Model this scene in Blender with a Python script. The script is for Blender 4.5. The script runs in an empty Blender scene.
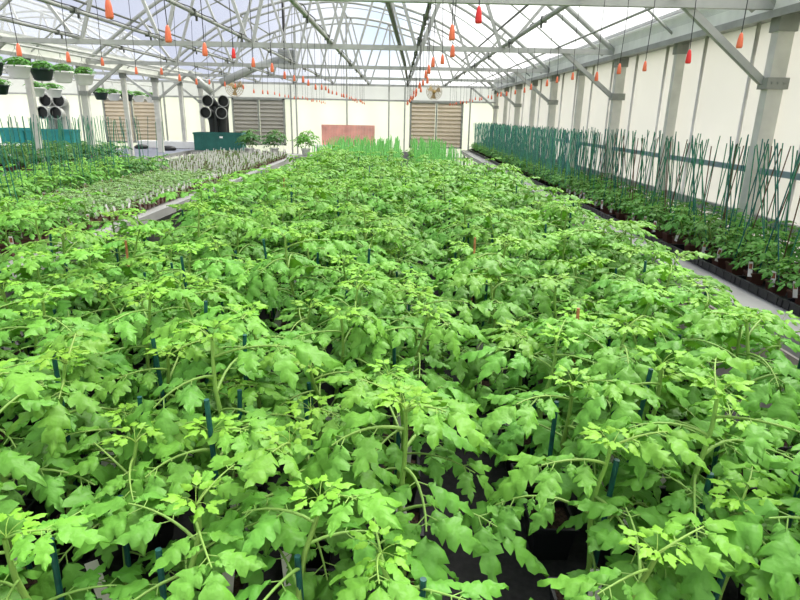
import bpy, math, random
import numpy as np
from mathutils import Matrix, Vector

random.seed(7)
RNG = np.random.default_rng(11)
SC = bpy.context.scene
COL = SC.collection
PI = math.pi
BZ = 0.75            # bench top height

# ---------------------------------------------------------------- materials
def nmat(name):
    m = bpy.data.materials.new(name); m.use_nodes = True
    nt = m.node_tree; nt.nodes.clear()
    out = nt.nodes.new('ShaderNodeOutputMaterial')
    return m, nt, out

def mat(name, col, rough=0.6, metal=0.0, var=0.12, scale=8.0, bump=0.0, spec=0.4):
    m, nt, out = nmat(name)
    b = nt.nodes.new('ShaderNodeBsdfPrincipled')
    b.inputs['Roughness'].default_value = rough
    b.inputs['Metallic'].default_value = metal
    b.inputs['Specular IOR Level'].default_value = spec
    tc = nt.nodes.new('ShaderNodeTexCoord')
    n = nt.nodes.new('ShaderNodeTexNoise'); n.inputs['Scale'].default_value = scale; n.inputs['Detail'].default_value = 4
    nt.links.new(tc.outputs['Object'], n.inputs['Vector'])
    r = nt.nodes.new('ShaderNodeValToRGB')
    r.color_ramp.elements[0].position = 0.3; r.color_ramp.elements[1].position = 0.7
    r.color_ramp.elements[0].color = (*[c*(1-var) for c in col], 1)
    r.color_ramp.elements[1].color = (*[min(1, c*(1+var)) for c in col], 1)
    nt.links.new(n.outputs['Fac'], r.inputs['Fac'])
    nt.links.new(r.outputs['Color'], b.inputs['Base Color'])
    if bump:
        bp = nt.nodes.new('ShaderNodeBump'); bp.inputs['Strength'].default_value = bump; bp.inputs['Distance'].default_value = 0.01
        nt.links.new(n.outputs['Fac'], bp.inputs['Height']); nt.links.new(bp.outputs['Normal'], b.inputs['Normal'])
    nt.links.new(b.outputs['BSDF'], out.inputs['Surface'])
    return m

def leaf_mat(name, old, young, trans=0.35, rough=0.5, edge=0.5):
    m, nt, out = nmat(name)
    at = nt.nodes.new('ShaderNodeAttribute'); at.attribute_name = 'tone'
    oi = nt.nodes.new('ShaderNodeObjectInfo')
    tc = nt.nodes.new('ShaderNodeTexCoord')
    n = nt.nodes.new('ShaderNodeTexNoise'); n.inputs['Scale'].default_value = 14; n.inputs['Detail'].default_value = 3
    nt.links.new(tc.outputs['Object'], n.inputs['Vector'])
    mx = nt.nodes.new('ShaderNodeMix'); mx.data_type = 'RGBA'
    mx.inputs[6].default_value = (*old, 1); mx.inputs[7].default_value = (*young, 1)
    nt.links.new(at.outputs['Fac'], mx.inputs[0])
    hsv = nt.nodes.new('ShaderNodeHueSaturation')
    nt.links.new(mx.outputs[2], hsv.inputs['Color'])
    ma = nt.nodes.new('ShaderNodeMath'); ma.operation = 'MULTIPLY_ADD'; ma.inputs[1].default_value = 0.5; ma.inputs[2].default_value = 0.62
    nt.links.new(n.outputs['Fac'], ma.inputs[0])
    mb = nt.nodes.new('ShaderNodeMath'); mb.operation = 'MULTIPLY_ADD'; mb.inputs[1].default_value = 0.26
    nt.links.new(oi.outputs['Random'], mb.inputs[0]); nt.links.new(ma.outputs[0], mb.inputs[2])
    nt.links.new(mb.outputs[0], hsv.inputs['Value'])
    mh = nt.nodes.new('ShaderNodeMath'); mh.operation = 'MULTIPLY_ADD'; mh.inputs[1].default_value = 0.012; mh.inputs[2].default_value = 0.497
    nt.links.new(oi.outputs['Random'], mh.inputs[0]); nt.links.new(mh.outputs[0], hsv.inputs['Hue'])
    d = nt.nodes.new('ShaderNodeBsdfPrincipled'); d.inputs['Roughness'].default_value = rough
    d.inputs['Specular IOR Level'].default_value = 0.28
    v = nt.nodes.new('ShaderNodeTexVoronoi'); v.inputs['Scale'].default_value = 130
    nt.links.new(tc.outputs['Object'], v.inputs['Vector'])
    bp = nt.nodes.new('ShaderNodeBump'); bp.inputs['Strength'].default_value = 0.35; bp.inputs['Distance'].default_value = 0.002
    nt.links.new(v.outputs['Distance'], bp.inputs['Height']); nt.links.new(bp.outputs['Normal'], d.inputs['Normal'])
    nt.links.new(hsv.outputs['Color'], d.inputs['Base Color'])
    t = nt.nodes.new('ShaderNodeBsdfTranslucent')
    g = nt.nodes.new('ShaderNodeMix'); g.data_type = 'RGBA'; g.blend_type = 'MULTIPLY'; g.inputs[0].default_value = 1
    g.inputs[7].default_value = (1.15, 1.12, 0.6, 1)
    nt.links.new(hsv.outputs['Color'], g.inputs[6]); nt.links.new(g.outputs[2], t.inputs['Color'])
    s = nt.nodes.new('ShaderNodeMixShader'); s.inputs[0].default_value = trans
    nt.links.new(d.outputs['BSDF'], s.inputs[1]); nt.links.new(t.outputs['BSDF'], s.inputs[2])
    nt.links.new(s.outputs[0], out.inputs['Surface'])
    return m

def film_mat(name, transp, col_d, col_t, stripes=None, tcol=(1, 1, 1), dirt=0.06):
    """thin plastic film or twin-wall sheet: part clear, part diffusing"""
    m, nt, out = nmat(name)
    tr = nt.nodes.new('ShaderNodeBsdfTransparent'); tr.inputs[0].default_value = (*tcol, 1)
    df = nt.nodes.new('ShaderNodeBsdfDiffuse'); tl = nt.nodes.new('ShaderNodeBsdfTranslucent')
    tc = nt.nodes.new('ShaderNodeTexCoord')
    n = nt.nodes.new('ShaderNodeTexNoise'); n.inputs['Scale'].default_value = 0.8; n.inputs['Detail'].default_value = 5
    nt.links.new(tc.outputs['Object'], n.inputs['Vector'])
    def c(base, node):
        r = nt.nodes.new('ShaderNodeValToRGB'); r.color_ramp.elements[0].position = .3; r.color_ramp.elements[1].position = .75
        r.color_ramp.elements[0].color = (*[x*(1-dirt) for x in base], 1); r.color_ramp.elements[1].color = (*base, 1)
        nt.links.new(n.outputs['Fac'], r.inputs['Fac'])
        o = r.outputs['Color']
        if stripes:
            w = nt.nodes.new('ShaderNodeTexWave'); w.wave_type = 'BANDS'; w.bands_direction = stripes[0]
            w.inputs['Scale'].default_value = stripes[1]
            nt.links.new(tc.outputs['Object'], w.inputs['Vector'])
            mx = nt.nodes.new('ShaderNodeMix'); mx.data_type = 'RGBA'; mx.blend_type = 'MULTIPLY'; mx.inputs[0].default_value = stripes[2]
            nt.links.new(o, mx.inputs[6]); nt.links.new(w.outputs['Color'], mx.inputs[7]); o = mx.outputs[2]
        nt.links.new(o, node.inputs[0])
    c(col_d, df); c(col_t, tl)
    a = nt.nodes.new('ShaderNodeMixShader'); a.inputs[0].default_value = 0.6
    nt.links.new(df.outputs[0], a.inputs[1]); nt.links.new(tl.outputs[0], a.inputs[2])
    s = nt.nodes.new('ShaderNodeMixShader'); s.inputs[0].default_value = transp
    nt.links.new(a.outputs[0], s.inputs[1]); nt.links.new(tr.outputs[0], s.inputs[2])
    nt.links.new(s.outputs[0], out.inputs['Surface'])
    return m

M = {}
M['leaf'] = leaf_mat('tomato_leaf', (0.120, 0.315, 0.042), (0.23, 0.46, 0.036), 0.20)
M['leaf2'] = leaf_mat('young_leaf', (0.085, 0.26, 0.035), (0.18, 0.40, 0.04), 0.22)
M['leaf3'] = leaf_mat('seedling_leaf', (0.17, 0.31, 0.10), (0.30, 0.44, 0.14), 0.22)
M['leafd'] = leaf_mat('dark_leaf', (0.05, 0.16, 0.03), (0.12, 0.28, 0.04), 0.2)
M['stem'] = leaf_mat('plant_stem', (0.22, 0.37, 0.08), (0.30, 0.46, 0.08), 0.1)
M['stake'] = mat('stake_teal', (0.008, 0.075, 0.065), 0.45, 0, 0.3, 60)
M['stakeh'] = mat('stake_sea_green', (0.012, 0.12, 0.10), 0.5, 0, 0.35, 40)
M['stakeg'] = mat('stake_green', (0.035, 0.20, 0.11), 0.5, 0, 0.35, 40)
M['stakeb'] = mat('stake_bright_green', (0.075, 0.33, 0.035), 0.5, 0, 0.3, 40)
M['staker'] = mat('stake_brown', (0.12, 0.07, 0.04), 0.6, 0, 0.3, 40)
M['bamboo'] = mat('bamboo_natural', (0.42, 0.17, 0.07), 0.6, 0, 0.3, 40)
M['pot'] = mat('black_pot', (0.010, 0.011, 0.013), 0.4)
M['potb'] = mat('brown_pot', (0.10, 0.042, 0.03), 0.5)
M['tray'] = mat('black_tray', (0.012, 0.013, 0.016), 0.35)
M['gapshade'] = mat('gap_shade_black', (0.018, 0.017, 0.018), 0.9, 0, 0.3, 60, 0.2)  # black in place of the shaded bench surface in the gap
M['soil'] = mat('soil', (0.045, 0.024, 0.014), 0.95, 0, 0.6, 120, 0.8)
M['tag'] = mat('white_tag', (0.82, 0.79, 0.76), 0.5, 0, 0.03)
M['tagp'] = mat('tag_print', (0.35, 0.12, 0.07), 0.5, 0, 0.5, 90)
M['galv'] = mat('galvanised_steel', (0.30, 0.31, 0.28), 0.5, 0.35, 0.18, 5)
M['galvl'] = mat('galvanised_light', (0.40, 0.405, 0.38), 0.5, 0.15, 0.14, 5)  # truss steel, its backlit darkness put into the colour
M['galvp'] = mat('galvanised_post', (0.62, 0.61, 0.55), 0.5, 0.05, 0.14, 5)  # lighter copy for posts, light difference from the trusses put into colour
M['galvlit'] = mat('galvanised_lit_web', (0.72, 0.73, 0.66), 0.5, 0.0, 0.1, 5)  # lighter steel copy, paints the lit look of the gutter web
M['pipe'] = mat('dark_pipe', (0.10, 0.105, 0.09), 0.5, 0.3, 0.3, 6)
M['cable'] = mat('black_cable', (0.02, 0.02, 0.02), 0.5)
M['bench'] = mat('bench_metal', (0.31, 0.31, 0.29), 0.5, 0.1, 0.12, 3)
M['benchd'] = mat('bench_dark', (0.17, 0.18, 0.22), 0.6, 0.1, 0.15, 3)
M['conc'] = mat('concrete_floor', (0.33, 0.32, 0.30), 0.85, 0, 0.2, 2, 0.1)
M['ground'] = mat('pale_ground', (0.34, 0.38, 0.26), 0.95, 0, 0.25, 0.5)
M['roof'] = film_mat('roof_film', 0.86, (0.82, 0.84, 0.86), (0.85, 0.87, 0.9))
M['sidew'] = film_mat('side_film', 0.0, (0.87, 0.84, 0.80), (0.87, 0.85, 0.83))
M['endw'] = film_mat('end_sheet', 0.25, (0.88, 0.89, 0.80), (0.93, 0.945, 0.82), ('X', .35, 0.06))
M['corr'] = film_mat('corrugated_sheet', 0.10, (0.88, 0.88, 0.86), (0.92, 0.92, 0.90), ('X', 9.0, 0.25))
M['gable'] = film_mat('gable_sheet', 0.80, (0.86, 0.88, 0.9), (0.9, 0.92, 0.94))
M['louv'] = mat('louver_tan', (0.60, 0.51, 0.38), 0.55, 0.1, 0.08, 2)
M['louvg'] = mat('louver_grey', (0.36, 0.34, 0.29), 0.55, 0.1, 0.08, 2)
M['orange'] = mat('orange_plastic', (0.74, 0.16, 0.075), 0.4, 0, 0.15, 30)
M['red'] = mat('red_plastic', (0.72, 0.03, 0.03), 0.4, 0, 0.1, 30)
M['white'] = mat('white_plastic', (0.88, 0.87, 0.84), 0.5, 0, 0.05)
M['dkgreen'] = mat('dark_green_plastic', (0.015, 0.035, 0.025), 0.5)
M['teal'] = mat('teal_plastic', (0.01, 0.20, 0.20), 0.5, 0, 0.12)
M['boxg'] = mat('dark_teal_paint', (0.02, 0.13, 0.11), 0.5, 0, 0.12)
M['duct'] = mat('duct_grey', (0.42, 0.43, 0.40), 0.5, 0.2)
M['ductb'] = mat('duct_black', (0.025, 0.027, 0.027), 0.5)
M['salmon'] = mat('red_through_wall', (0.80, 0.36, 0.30), 0.7, 0, 0.2, 3)  # red paled in colour as if veiled by the translucent wall
M['fan'] = mat('fan_brass', (0.50, 0.33, 0.12), 0.4, 0.3)
M['cage'] = mat('fan_cage', (0.45, 0.38, 0.27), 0.5, 0.2)
M['heater'] = mat('heater_grey', (0.30, 0.31, 0.31), 0.5, 0.3)
M['railb'] = mat('blue_grey_rail', (0.26, 0.34, 0.37), 0.5, 0.2)

# ---------------------------------------------------------------- mesh buffer (quads only)
class MB:
    def __init__(s):
        s.v = []; s.f = []; s.m = []; s.t = []; s.n = 0
    def add(s, v, f, mi=0, tone=0.0):
        v = np.asarray(v, float).reshape(-1, 3); f = np.asarray(f, int).reshape(-1, 4)
        s.v.append(v); s.f.append(f+s.n); s.m.append(np.full(len(f), mi)); s.n += len(v)
        s.t.append(np.broadcast_to(np.asarray(tone, float), (len(v),)).copy())
        return s
    def arrays(s):
        return np.concatenate(s.v), np.concatenate(s.f), np.concatenate(s.m), np.concatenate(s.t)
    def addm(s, o, mat4, moff=0, tadd=0.0):
        v, f, m, t = o if isinstance(o, tuple) else o.arrays()
        v2 = v @ mat4[:3, :3].T + mat4[:3, 3]
        s.v.append(v2); s.f.append(f+s.n); s.m.append(m+moff); s.t.append(t+tadd); s.n += len(v)
        return s
    def box(s, c, d, mi=0, rot=None, taper=1.0):
        x, y, z = [k/2 for k in d]
        v = np.array([(-x*taper, -y*taper, -z), (x*taper, -y*taper, -z), (x*taper, y*taper, -z), (-x*taper, y*taper, -z), (-x, -y, z), (x, -y, z), (x, y, z), (-x, y, z)])
        if rot is not None: v = v @ np.array(rot).T
        v = v+np.array(c)
        return s.add(v, [(0, 3, 2, 1), (4, 5, 6, 7), (0, 1, 5, 4), (1, 2, 6, 5), (2, 3, 7, 6), (3, 0, 4, 7)], mi)
    def tube(s, pts, r, n=6, mi=0, tone=0.0, cap=True):
        pts = np.asarray(pts, float); k = len(pts)
        rr = np.broadcast_to(np.asarray(r, float), (k,))
        tg = np.gradient(pts, axis=0); tg /= np.linalg.norm(tg, axis=1)[:, None]+1e-12
        ref = np.array([0, 0, 1.]) if abs(tg[0][2]) < 0.9 else np.array([1., 0, 0])
        vs = []
        for i in range(k):
            a = np.cross(tg[i], ref); a /= np.linalg.norm(a)+1e-12; b = np.cross(tg[i], a)
            an = np.arange(n)*2*PI/n
            vs.append(pts[i]+rr[i]*(np.cos(an)[:, None]*a+np.sin(an)[:, None]*b))
        v = np.concatenate(vs); f = []
        for i in range(k-1):
            for j in range(n):
                f.append((i*n+j, i*n+(j+1) % n, (i+1)*n+(j+1) % n, (i+1)*n+j))
        if cap and n % 2 == 0:
            for base in (0, (k-1)*n):
                for j in range(1, n-2, 2): f.append((base, base+j, base+j+1, base+j+2))
        return s.add(v, f, mi, tone)
    def bar(s, a, b, w, h=None, mi=0):
        """rectangular bar from a to b"""
        a = np.array(a, float); b = np.array(b, float); h = h or w
        t = b-a; L = np.linalg.norm(t); t /= L
        up = np.array([0, 0, 1.]) if abs(t[2]) < 0.95 else np.array([0, 1., 0])
        x = np.cross(t, up); x /= np.linalg.norm(x); z = np.cross(x, t)
        return s.box((a+b)/2, (w, L, h), mi, np.array([x, t, z]).T)
    def lathe(s, prof, n=16, c=(0, 0, 0), mi=0, axis='z', tone=0.0):
        an = np.arange(n)*2*PI/n; vs = []
        for r, z in prof: vs.append(np.stack([r*np.cos(an), r*np.sin(an), np.full(n, z)], 1))
        v = np.concatenate(vs)
        if axis == 'y': v = v[:, [0, 2, 1]]
        v = v+np.array(c); f = []
        for i in range(len(prof)-1):
            for j in range(n): f.append((i*n+j, i*n+(j+1) % n, (i+1)*n+(j+1) % n, (i+1)*n+j))
        return s.add(v, f, mi, tone)
    def mesh(s, name, mats, smooth=False):
        v, f, m, t = s.arrays()
        me = bpy.data.meshes.new(name)
        me.vertices.add(len(v)); me.vertices.foreach_set('co', v.astype(np.float32).ravel())
        me.loops.add(f.size); me.loops.foreach_set('vertex_index', f.astype(np.int32).ravel())
        me.polygons.add(len(f)); me.polygons.foreach_set('loop_start', (np.arange(len(f))*4).astype(np.int32))
        for k in mats: me.materials.append(M[k] if isinstance(k, str) else k)
        me.polygons.foreach_set('material_index', m.astype(np.int32))
        me.polygons.foreach_set('use_smooth', np.full(len(f), smooth))
        a = me.attributes.new('tone', 'FLOAT', 'POINT'); a.data.foreach_set('value', t.astype(np.float32))
        me.update(calc_edges=True); me.validate()
        return me

def new(name, me, parent=None, loc=(0, 0, 0), rz=0.0):
    o = bpy.data.objects.new(name, me); COL.objects.link(o)
    o.location = loc; o.rotation_euler = (0, 0, rz)
    if parent: o.parent = parent
    return o
def build(name, mb, mats, parent=None, loc=(0, 0, 0), smooth=False):
    return new(name, mb.mesh(name, mats if isinstance(mats, (list, tuple)) else [mats], smooth), parent, loc)
def tag(o, label, cat, group=None, kind=None):
    o['label'] = label; o['category'] = cat
    if group: o['group'] = group
    if kind: o['kind'] = kind
    return o
def thing(name, label, cat, loc=(0, 0, 0), rz=0, group=None):
    return tag(new(name, None, None, loc, rz), label, cat, group)
def struct(name, mb, mats):
    o = build(name, mb, mats); o['kind'] = 'structure'; return o
ORD = ['first', 'second', 'third', 'fourth', 'fifth', 'sixth', 'seventh', 'eighth', 'ninth', 'tenth', 'eleventh', 'twelfth', 'thirteenth', 'fourteenth', 'fifteenth']

# ---------------------------------------------------------------- house geometry
XR, XL, YE = 3.12, -6.32, 19.84
XC = (XR+XL)/2
BAY = [5.2+3.66*i for i in range(5)]
ZC = 2.70
PROF_U = [0, .8, 1.3, 2.3, 3.0, 3.7, 4.3, 4.72]
PROF_Z = [4.66, 4.59, 4.48, 4.20, 3.88, 3.40, 2.95, 2.62]
def arch_z(u): return float(np.interp(abs(u), PROF_U, PROF_Z))
def arch_pts(xc, y, off=0.0, n=41, half=4.72):
    us = np.linspace(-half, half, n); z = np.array([arch_z(u) for u in us])
    for _ in range(2): z[1:-1] = (z[:-2]+2*z[1:-1]+z[2:])/4
    return np.stack([us+xc, np.full(n, y), z+off], 1)
PIPES = [-4.45, -3.28, -2.08, -0.95, 0.26, 1.45]

fl = MB().box((-6.3, 9.5, -0.05), (19.4, 22, 0.1)); struct('floor', fl, 'conc')
g = MB().box((-6, 20, -0.16), (140, 140, 0.1)); struct('ground', g, 'ground')

def roof_skin(name, xc, y0, y1, off=0.05):
    mb = MB(); p0 = arch_pts(xc, y0, off); n = len(p0); p1 = p0.copy(); p1[:, 1] = y1
    q0 = p0.copy(); q1 = p1.copy(); q0[:, 2] += .012; q1[:, 2] += .012
    v = np.concatenate([p0, p1]); f = [(i, i+1, n+i+1, n+i) for i in range(n-1)]
    mb.add(v, f)
    return struct(name, mb, 'roof')
roof_skin('ceiling', XC, -3.0, YE+.02)
roof_skin('ceiling', XC-9.44, -3.0, YE+.02)

# right wall, skirt
w = MB(); w.box((XR+.11, 8.4, 1.79), (.02, 23, 1.78)); struct('wall_right', w, 'sidew')
w = MB(); w.box((XR+.11, 8.4, 0.45), (.03, 23, 0.9)); struct('baseboard_right', w, 'sidew')
w = MB(); w.box((XL-9.5, 8.4, 1.3), (.02, 23, 2.6)); struct('wall_left', w, 'sidew')
# end wall in bands
w = MB()
for x0, x1 in ((-5.33, -3.64), (0.36, 2.06)): pass
def endpanel(name, x0, x1, z0, z1, m):
    w = MB().box(((x0+x1)/2, YE+.06, (z0+z1)/2), (x1-x0, .02, z1-z0)); return struct(name, w, m)
endpanel('wall_back', XL-9.5, XR+.1, 0, 2.25, 'endw')
endpanel('wall_back', XL-9.5, XR+.1, 2.25, 2.70, 'corr')
for xc in (XC, XC-9.44):
    mb = MB(); p = arch_pts(xc, YE+.05, 0); lo = p.copy(); lo[:, 2] = np.minimum(2.68, p[:, 2])
    n = len(p); mb.add(np.concatenate([lo, p]), [(i, i+1, n+i+1, n+i) for i in range(n-1)])
    struct('wall_back', mb, 'gable')
# wall behind the camera
w = MB().box((-6.3, -3.0, 1.35), (19.0, .03, 2.7)); struct('wall_front', w, 'endw')

# end wall framing
k = 0
for x in (-15.2, -13.2, -11.3, -10.2, -9.4, -7.5, -6.9, -3.28, -3.45, -1.66, -0.31, 0.2, 2.3, -5.9):
    k += 1
    top = 2.7 if x < XL or x in (-3.45, .2, 2.3, -5.9) else arch_z(x-XC)
    o = build('trim_%d' % k, MB().bar((x, YE-.02, 0), (x, YE-.02, top), .045, .045), 'galvl'); o['kind'] = 'structure'
k += 1
o = build('trim_%d' % k, MB().bar((XL-9.4, YE-.03, 2.25), (XR, YE-.03, 2.25), .05, .05), 'galvl'); o['kind'] = 'structure'
k += 1
o = build('trim_%d' % k, MB().bar((XL-9.4, YE-.03, .5), (XR, YE-.03, .5), .04, .04), 'galvl'); o['kind'] = 'structure'

# right wall studs and rail
k = 0
for i in range(9):
    for q in (.25, .75):
        y = 1.54+3.66*(i/2)+q*1.83
        if y > YE-.2: continue
        k += 1
        s_ = build('wall_conduit', MB().tube([(XR+.05, y, 0), (XR+.05, y, 2.64)], .018, 8), 'galvp', smooth=True)
        tag(s_, 'thin round galvanised stud on the white side wall between the broad posts', 'wall stud', 'thin studs of the right side wall')
o = build('wall_rail', MB().box((XR+.02, 10.2, 1.40), (.03, 19.2, .05)), 'railb')
tag(o, 'long blue-grey rail running along the white side wall behind the stakes', 'rail')
o = build('wall_rail', MB().box((XR+.05, 10.2, .98), (.04, 19.2, .09)), 'galvl')
tag(o, 'low grey sill board running along the white side wall under the rail', 'rail')

# gutter beams
def gutter(x, label, side):
    t = thing('gutter_beam', label, 'beam', (x, 8.8, 2.64))
    mb = MB()
    mb.box((0, 0, .03), (.26, 22, .02)); mb.box((-.12*side, 0, .13), (.012, 22, .20)); mb.box((.1, 0, .17), (.012, 22, .28)) ; mb.box((-.15*side, 0, .235), (.07, 22, .012))
    build('channel', mb, 'galvlit', t)
    build('lower_flange', MB().box((0, 0, .005), (.32, 22, .02)).box((-.16*side, 0, -.02), (.012, 22, .05)), 'galv', t)  # darker steel paints the shadow on the beam's underside
    build('upper_lip', MB().box((.02, 0, .31), (.20, 22, .02)).box((-.10*side, 0, .29), (.05, 22, .03)), 'galv', t)
gutter(XR, 'wide grey metal gutter beam along the top of the white side wall', 1)
gutter(XL, 'long grey metal gutter beam over the posts between the two greenhouse bays', -1)

def post(x, y, label, group=None, broad=True, z1=2.64):
    t = thing('support_post', label, 'post', (x, y, 0), group=group)
    wd = .13 if broad else .10
    build('shaft', MB().box((0, 0, z1/2), (wd, wd*.75, z1)), 'galvp', t)
    build('cap_bracket', MB().box((0, 0, z1-.07), (wd+.03, wd, .13)).box((0, -.055, z1-.04), (.015, .02, .015)), 'galv', t)
    if broad:
        mb = MB().box((0, 0, 2.11), (wd+.05, wd+.01, .09))
        for dx in (-.05, 0, .05): mb.box((dx, -.075, 2.11), (.015, .015, .015))
        build('brace_clamp', mb, 'galv', t)
    return t
names_r = ['nearest the camera', 'second from the camera', 'third from the camera', 'fourth from the camera', 'at the far corner']
for i, y in enumerate(BAY):
    post(XR, y, 'broad galvanised post with knee brace on the white side wall, '+names_r[i])
    if i < 4: post(XR, y+1.83, 'narrower galvanised post without brace on the white side wall, %s from the camera' % ORD[i] if i else 'narrower galvanised post without brace on the white side wall, nearest the camera', broad=False)
for i, y in enumerate(BAY):
    if i >= 2: post(XL, y, 'galvanised post with forked braces between the bays, '+['', 'nearest the camera', 'beside the last basket of the upper row', 'before the right side of the tan louver', 'beside the black duct elbows'][i], broad=True)
    if 1 <= i < 4: post(XL, y+1.83, 'galvanised post without braces between the bays, %s' % ['', 'nearest the camera', 'before the middle of the tan louver', 'between tan louver and black duct elbows'][i], broad=False)

# trusses
def truss(xc, y, label, cat='roof truss', far=False):
    t = thing('roof_truss', label, cat, (0, y, 0))
    sh = np.array([0, -y, 0])
    build('bottom_chord', MB().bar((xc-4.72, 0, ZC), (xc+4.72, 0, ZC), .055, .065), 'galvl', t)
    build('arch_tube', MB().tube(arch_pts(xc, y)+sh, .036, 8), 'galvl', t, smooth=True)
    p = arch_pts(xc, y, -.17, half=4.45)+sh
    build('inner_arch_tube', MB().tube(p, .026, 8), 'galvl', t, smooth=True)
    if not far or True:
        dx = xc-XC
        b = [x+dx for x in PIPES]
        tops = [b[0]-.62]+[(b[i]+b[i+1])/2 for i in range(5)]+[b[5]+.62]
        for i in range(6):
            for tp in (tops[i], tops[i+1]):
                build('web_brace', MB().bar((b[i]+(.03 if tp > b[i] else -.03), 0.0, ZC), (tp, 0.0, arch_z(tp-xc)-.02), .042, .042), 'galvl', t)
    for sx, xe in ((-1, xc+4.72), (1, xc-4.72)):
        mb = MB().bar((xe+sx*.84, 0.03, ZC+.01), (xe+sx*.06, 0.03, 2.11), .055, .055)
        build('knee_brace', mb, 'galvl', t)
    return t
tn = ['above the camera, cropped by the top edge', 'second from the camera', 'in the middle of the house', 'next to last before the end wall', 'against the end wall']
for i, y in enumerate(BAY):
    if i == 0:
        t = truss(XC, y, 'arched galvanised roof truss with webbing, nearest the camera at the top edge')
    else:
        truss(XC, y-(0.08 if i == 4 else 0), 'arched galvanised roof truss with webbing, '+tn[i])
for i, y in enumerate(BAY):
    if i >= 3: truss(XC-9.44, y-(0.08 if i == 4 else 0), 'arched roof truss of the neighbouring bay beyond the gutter, '+['nearer one', 'at its end wall'][i-3], far=True)

# longitudinal pipes at chord height + purlins
CLAMP = MB().box((0, 0, 0), (.06, .03, .06)).box((0, .1, -.04), (.02, .02, .05)).box((0, .05, -.02), (.02, .1, .012)).mesh('pipe_clamp', ['pipe'])
pl = ['over the bench on the far left', 'over the left seedling bench', 'over the left side of the centre bed', 'over the middle of the left bed half', 'over the dark gap in the bed', 'thick one beside the right bench']
for i, x in enumerate(PIPES):
    t = thing('overhead_pipe', 'long overhead pipe at truss level, '+pl[i], 'pipe', (x, 8.5, ZC+.05))
    r = .026 if i in (3, 5) else .020
    build('tube', MB().tube([(0, -9, 0), (0, 11.25, 0)], r, 8), 'galv' if i != 4 else 'pipe', t, smooth=True)
    mb = MB(); ys = np.arange(-8, 11.2, .12)
    amp = .035 if i in (4, 3) else .012
    pts = [(.02*math.sin(y*9+i)+.012, y, .022+amp*abs(math.sin(y*2.1+i))*random.random()) for y in ys]
    mb.tube(pts, .006, 5, cap=False)
    build('drip_line', mb, 'cable', t, smooth=True)
    mb = MB()
    for y in np.arange(-7.5, 11, 1.83):
        new('pipe_clamp', CLAMP, t, (0, y, 0))
for x, lab in ((2.2, 'thin overhead pipe closest to the right gutter beam'), (-5.5, 'thin overhead pipe closest to the left gutter beam')):
    o = build('overhead_pipe', MB().tube([(x, -.5, ZC+.04), (x, 19.75, ZC+.04)], .013, 8), 'galv', smooth=True); tag(o, lab, 'pipe')
o = build('cable_conduit', MB().tube([(-.13, 5.3, 2.78), (.1, 12, 2.77), (.28, 19.75, 2.76)], .028, 8), 'pipe', smooth=True)
tag(o, 'dark thick conduit running lengthwise under the roof near the ridge line', 'conduit')
for u, lab in ((0, 'dark roof purlin along the ridge'), (-2.4, 'dark roof purlin on the upper left slope'), (2.4, 'dark roof purlin on the upper right slope'), (-3.55, 'dark roof purlin on the lower left slope'), (3.55, 'dark roof purlin on the lower right slope')):
    z = arch_z(u)-.05
    o = build('roof_purlin', MB().tube([(XC+u, -.5, z), (XC+u, 19.75, z)], .020, 8), 'pipe', smooth=True); tag(o, lab, 'purlin')
for i in range(4):
    y = BAY[i]+1.83
    o = build('roof_bow', MB().tube(arch_pts(XC, y, 0.0), .014, 6), 'galvl', smooth=True)
    tag(o, 'slim bare hoop holding up the roof film between the webbed trusses', 'roof hoop', 'slim roof hoops between trusses')

# ---------------------------------------------------------------- louvers, fans, heater
def louver(x0, x1, z0, z1, label, m):
    t = thing('louver_shutter', label, 'louver', ((x0+x1)/2, YE-.07, z0))
    W, H = x1-x0, z1-z0
    mb = MB()
    for sx in (-1, 1): mb.box((sx*(W/2-.03), 0, H/2), (.06, .08, H))
    mb.box((0, 0, .025), (W, .08, .05)); mb.box((0, 0, H-.025), (W, .08, .05))
    build('frame', mb, 'galv', t)
    build('mullion', MB().box((0, -.03, H/2), (.05, .05, H)), 'galv', t)
    for s in (-1, 1):
        mb = MB(); n = 11
        for i in range(n):
            z = .05+(i+.5)*(H-.1)/n
            a = math.radians(-24)
            R = [[1, 0, 0], [0, math.cos(a), -math.sin(a)], [0, math.sin(a), math.cos(a)]]
            mb.box((s*W/4, 0, z), (W/2-.08, .012, (H-.1)/n*1.12), rot=R)
        build('slat_panel', mb, m, t)
louver(0.36, 2.08, .80, 2.24, 'tan double louver shutter in the end wall beside the right bench', 'louv')
louver(-5.33, -3.64, .80, 2.24, 'grey double louver shutter in the end wall right of the black duct elbows', 'louvg')
louver(-9.45, -7.60, .80, 2.16, 'pale tan double louver shutter behind the posts at the far left', 'louv')

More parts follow.
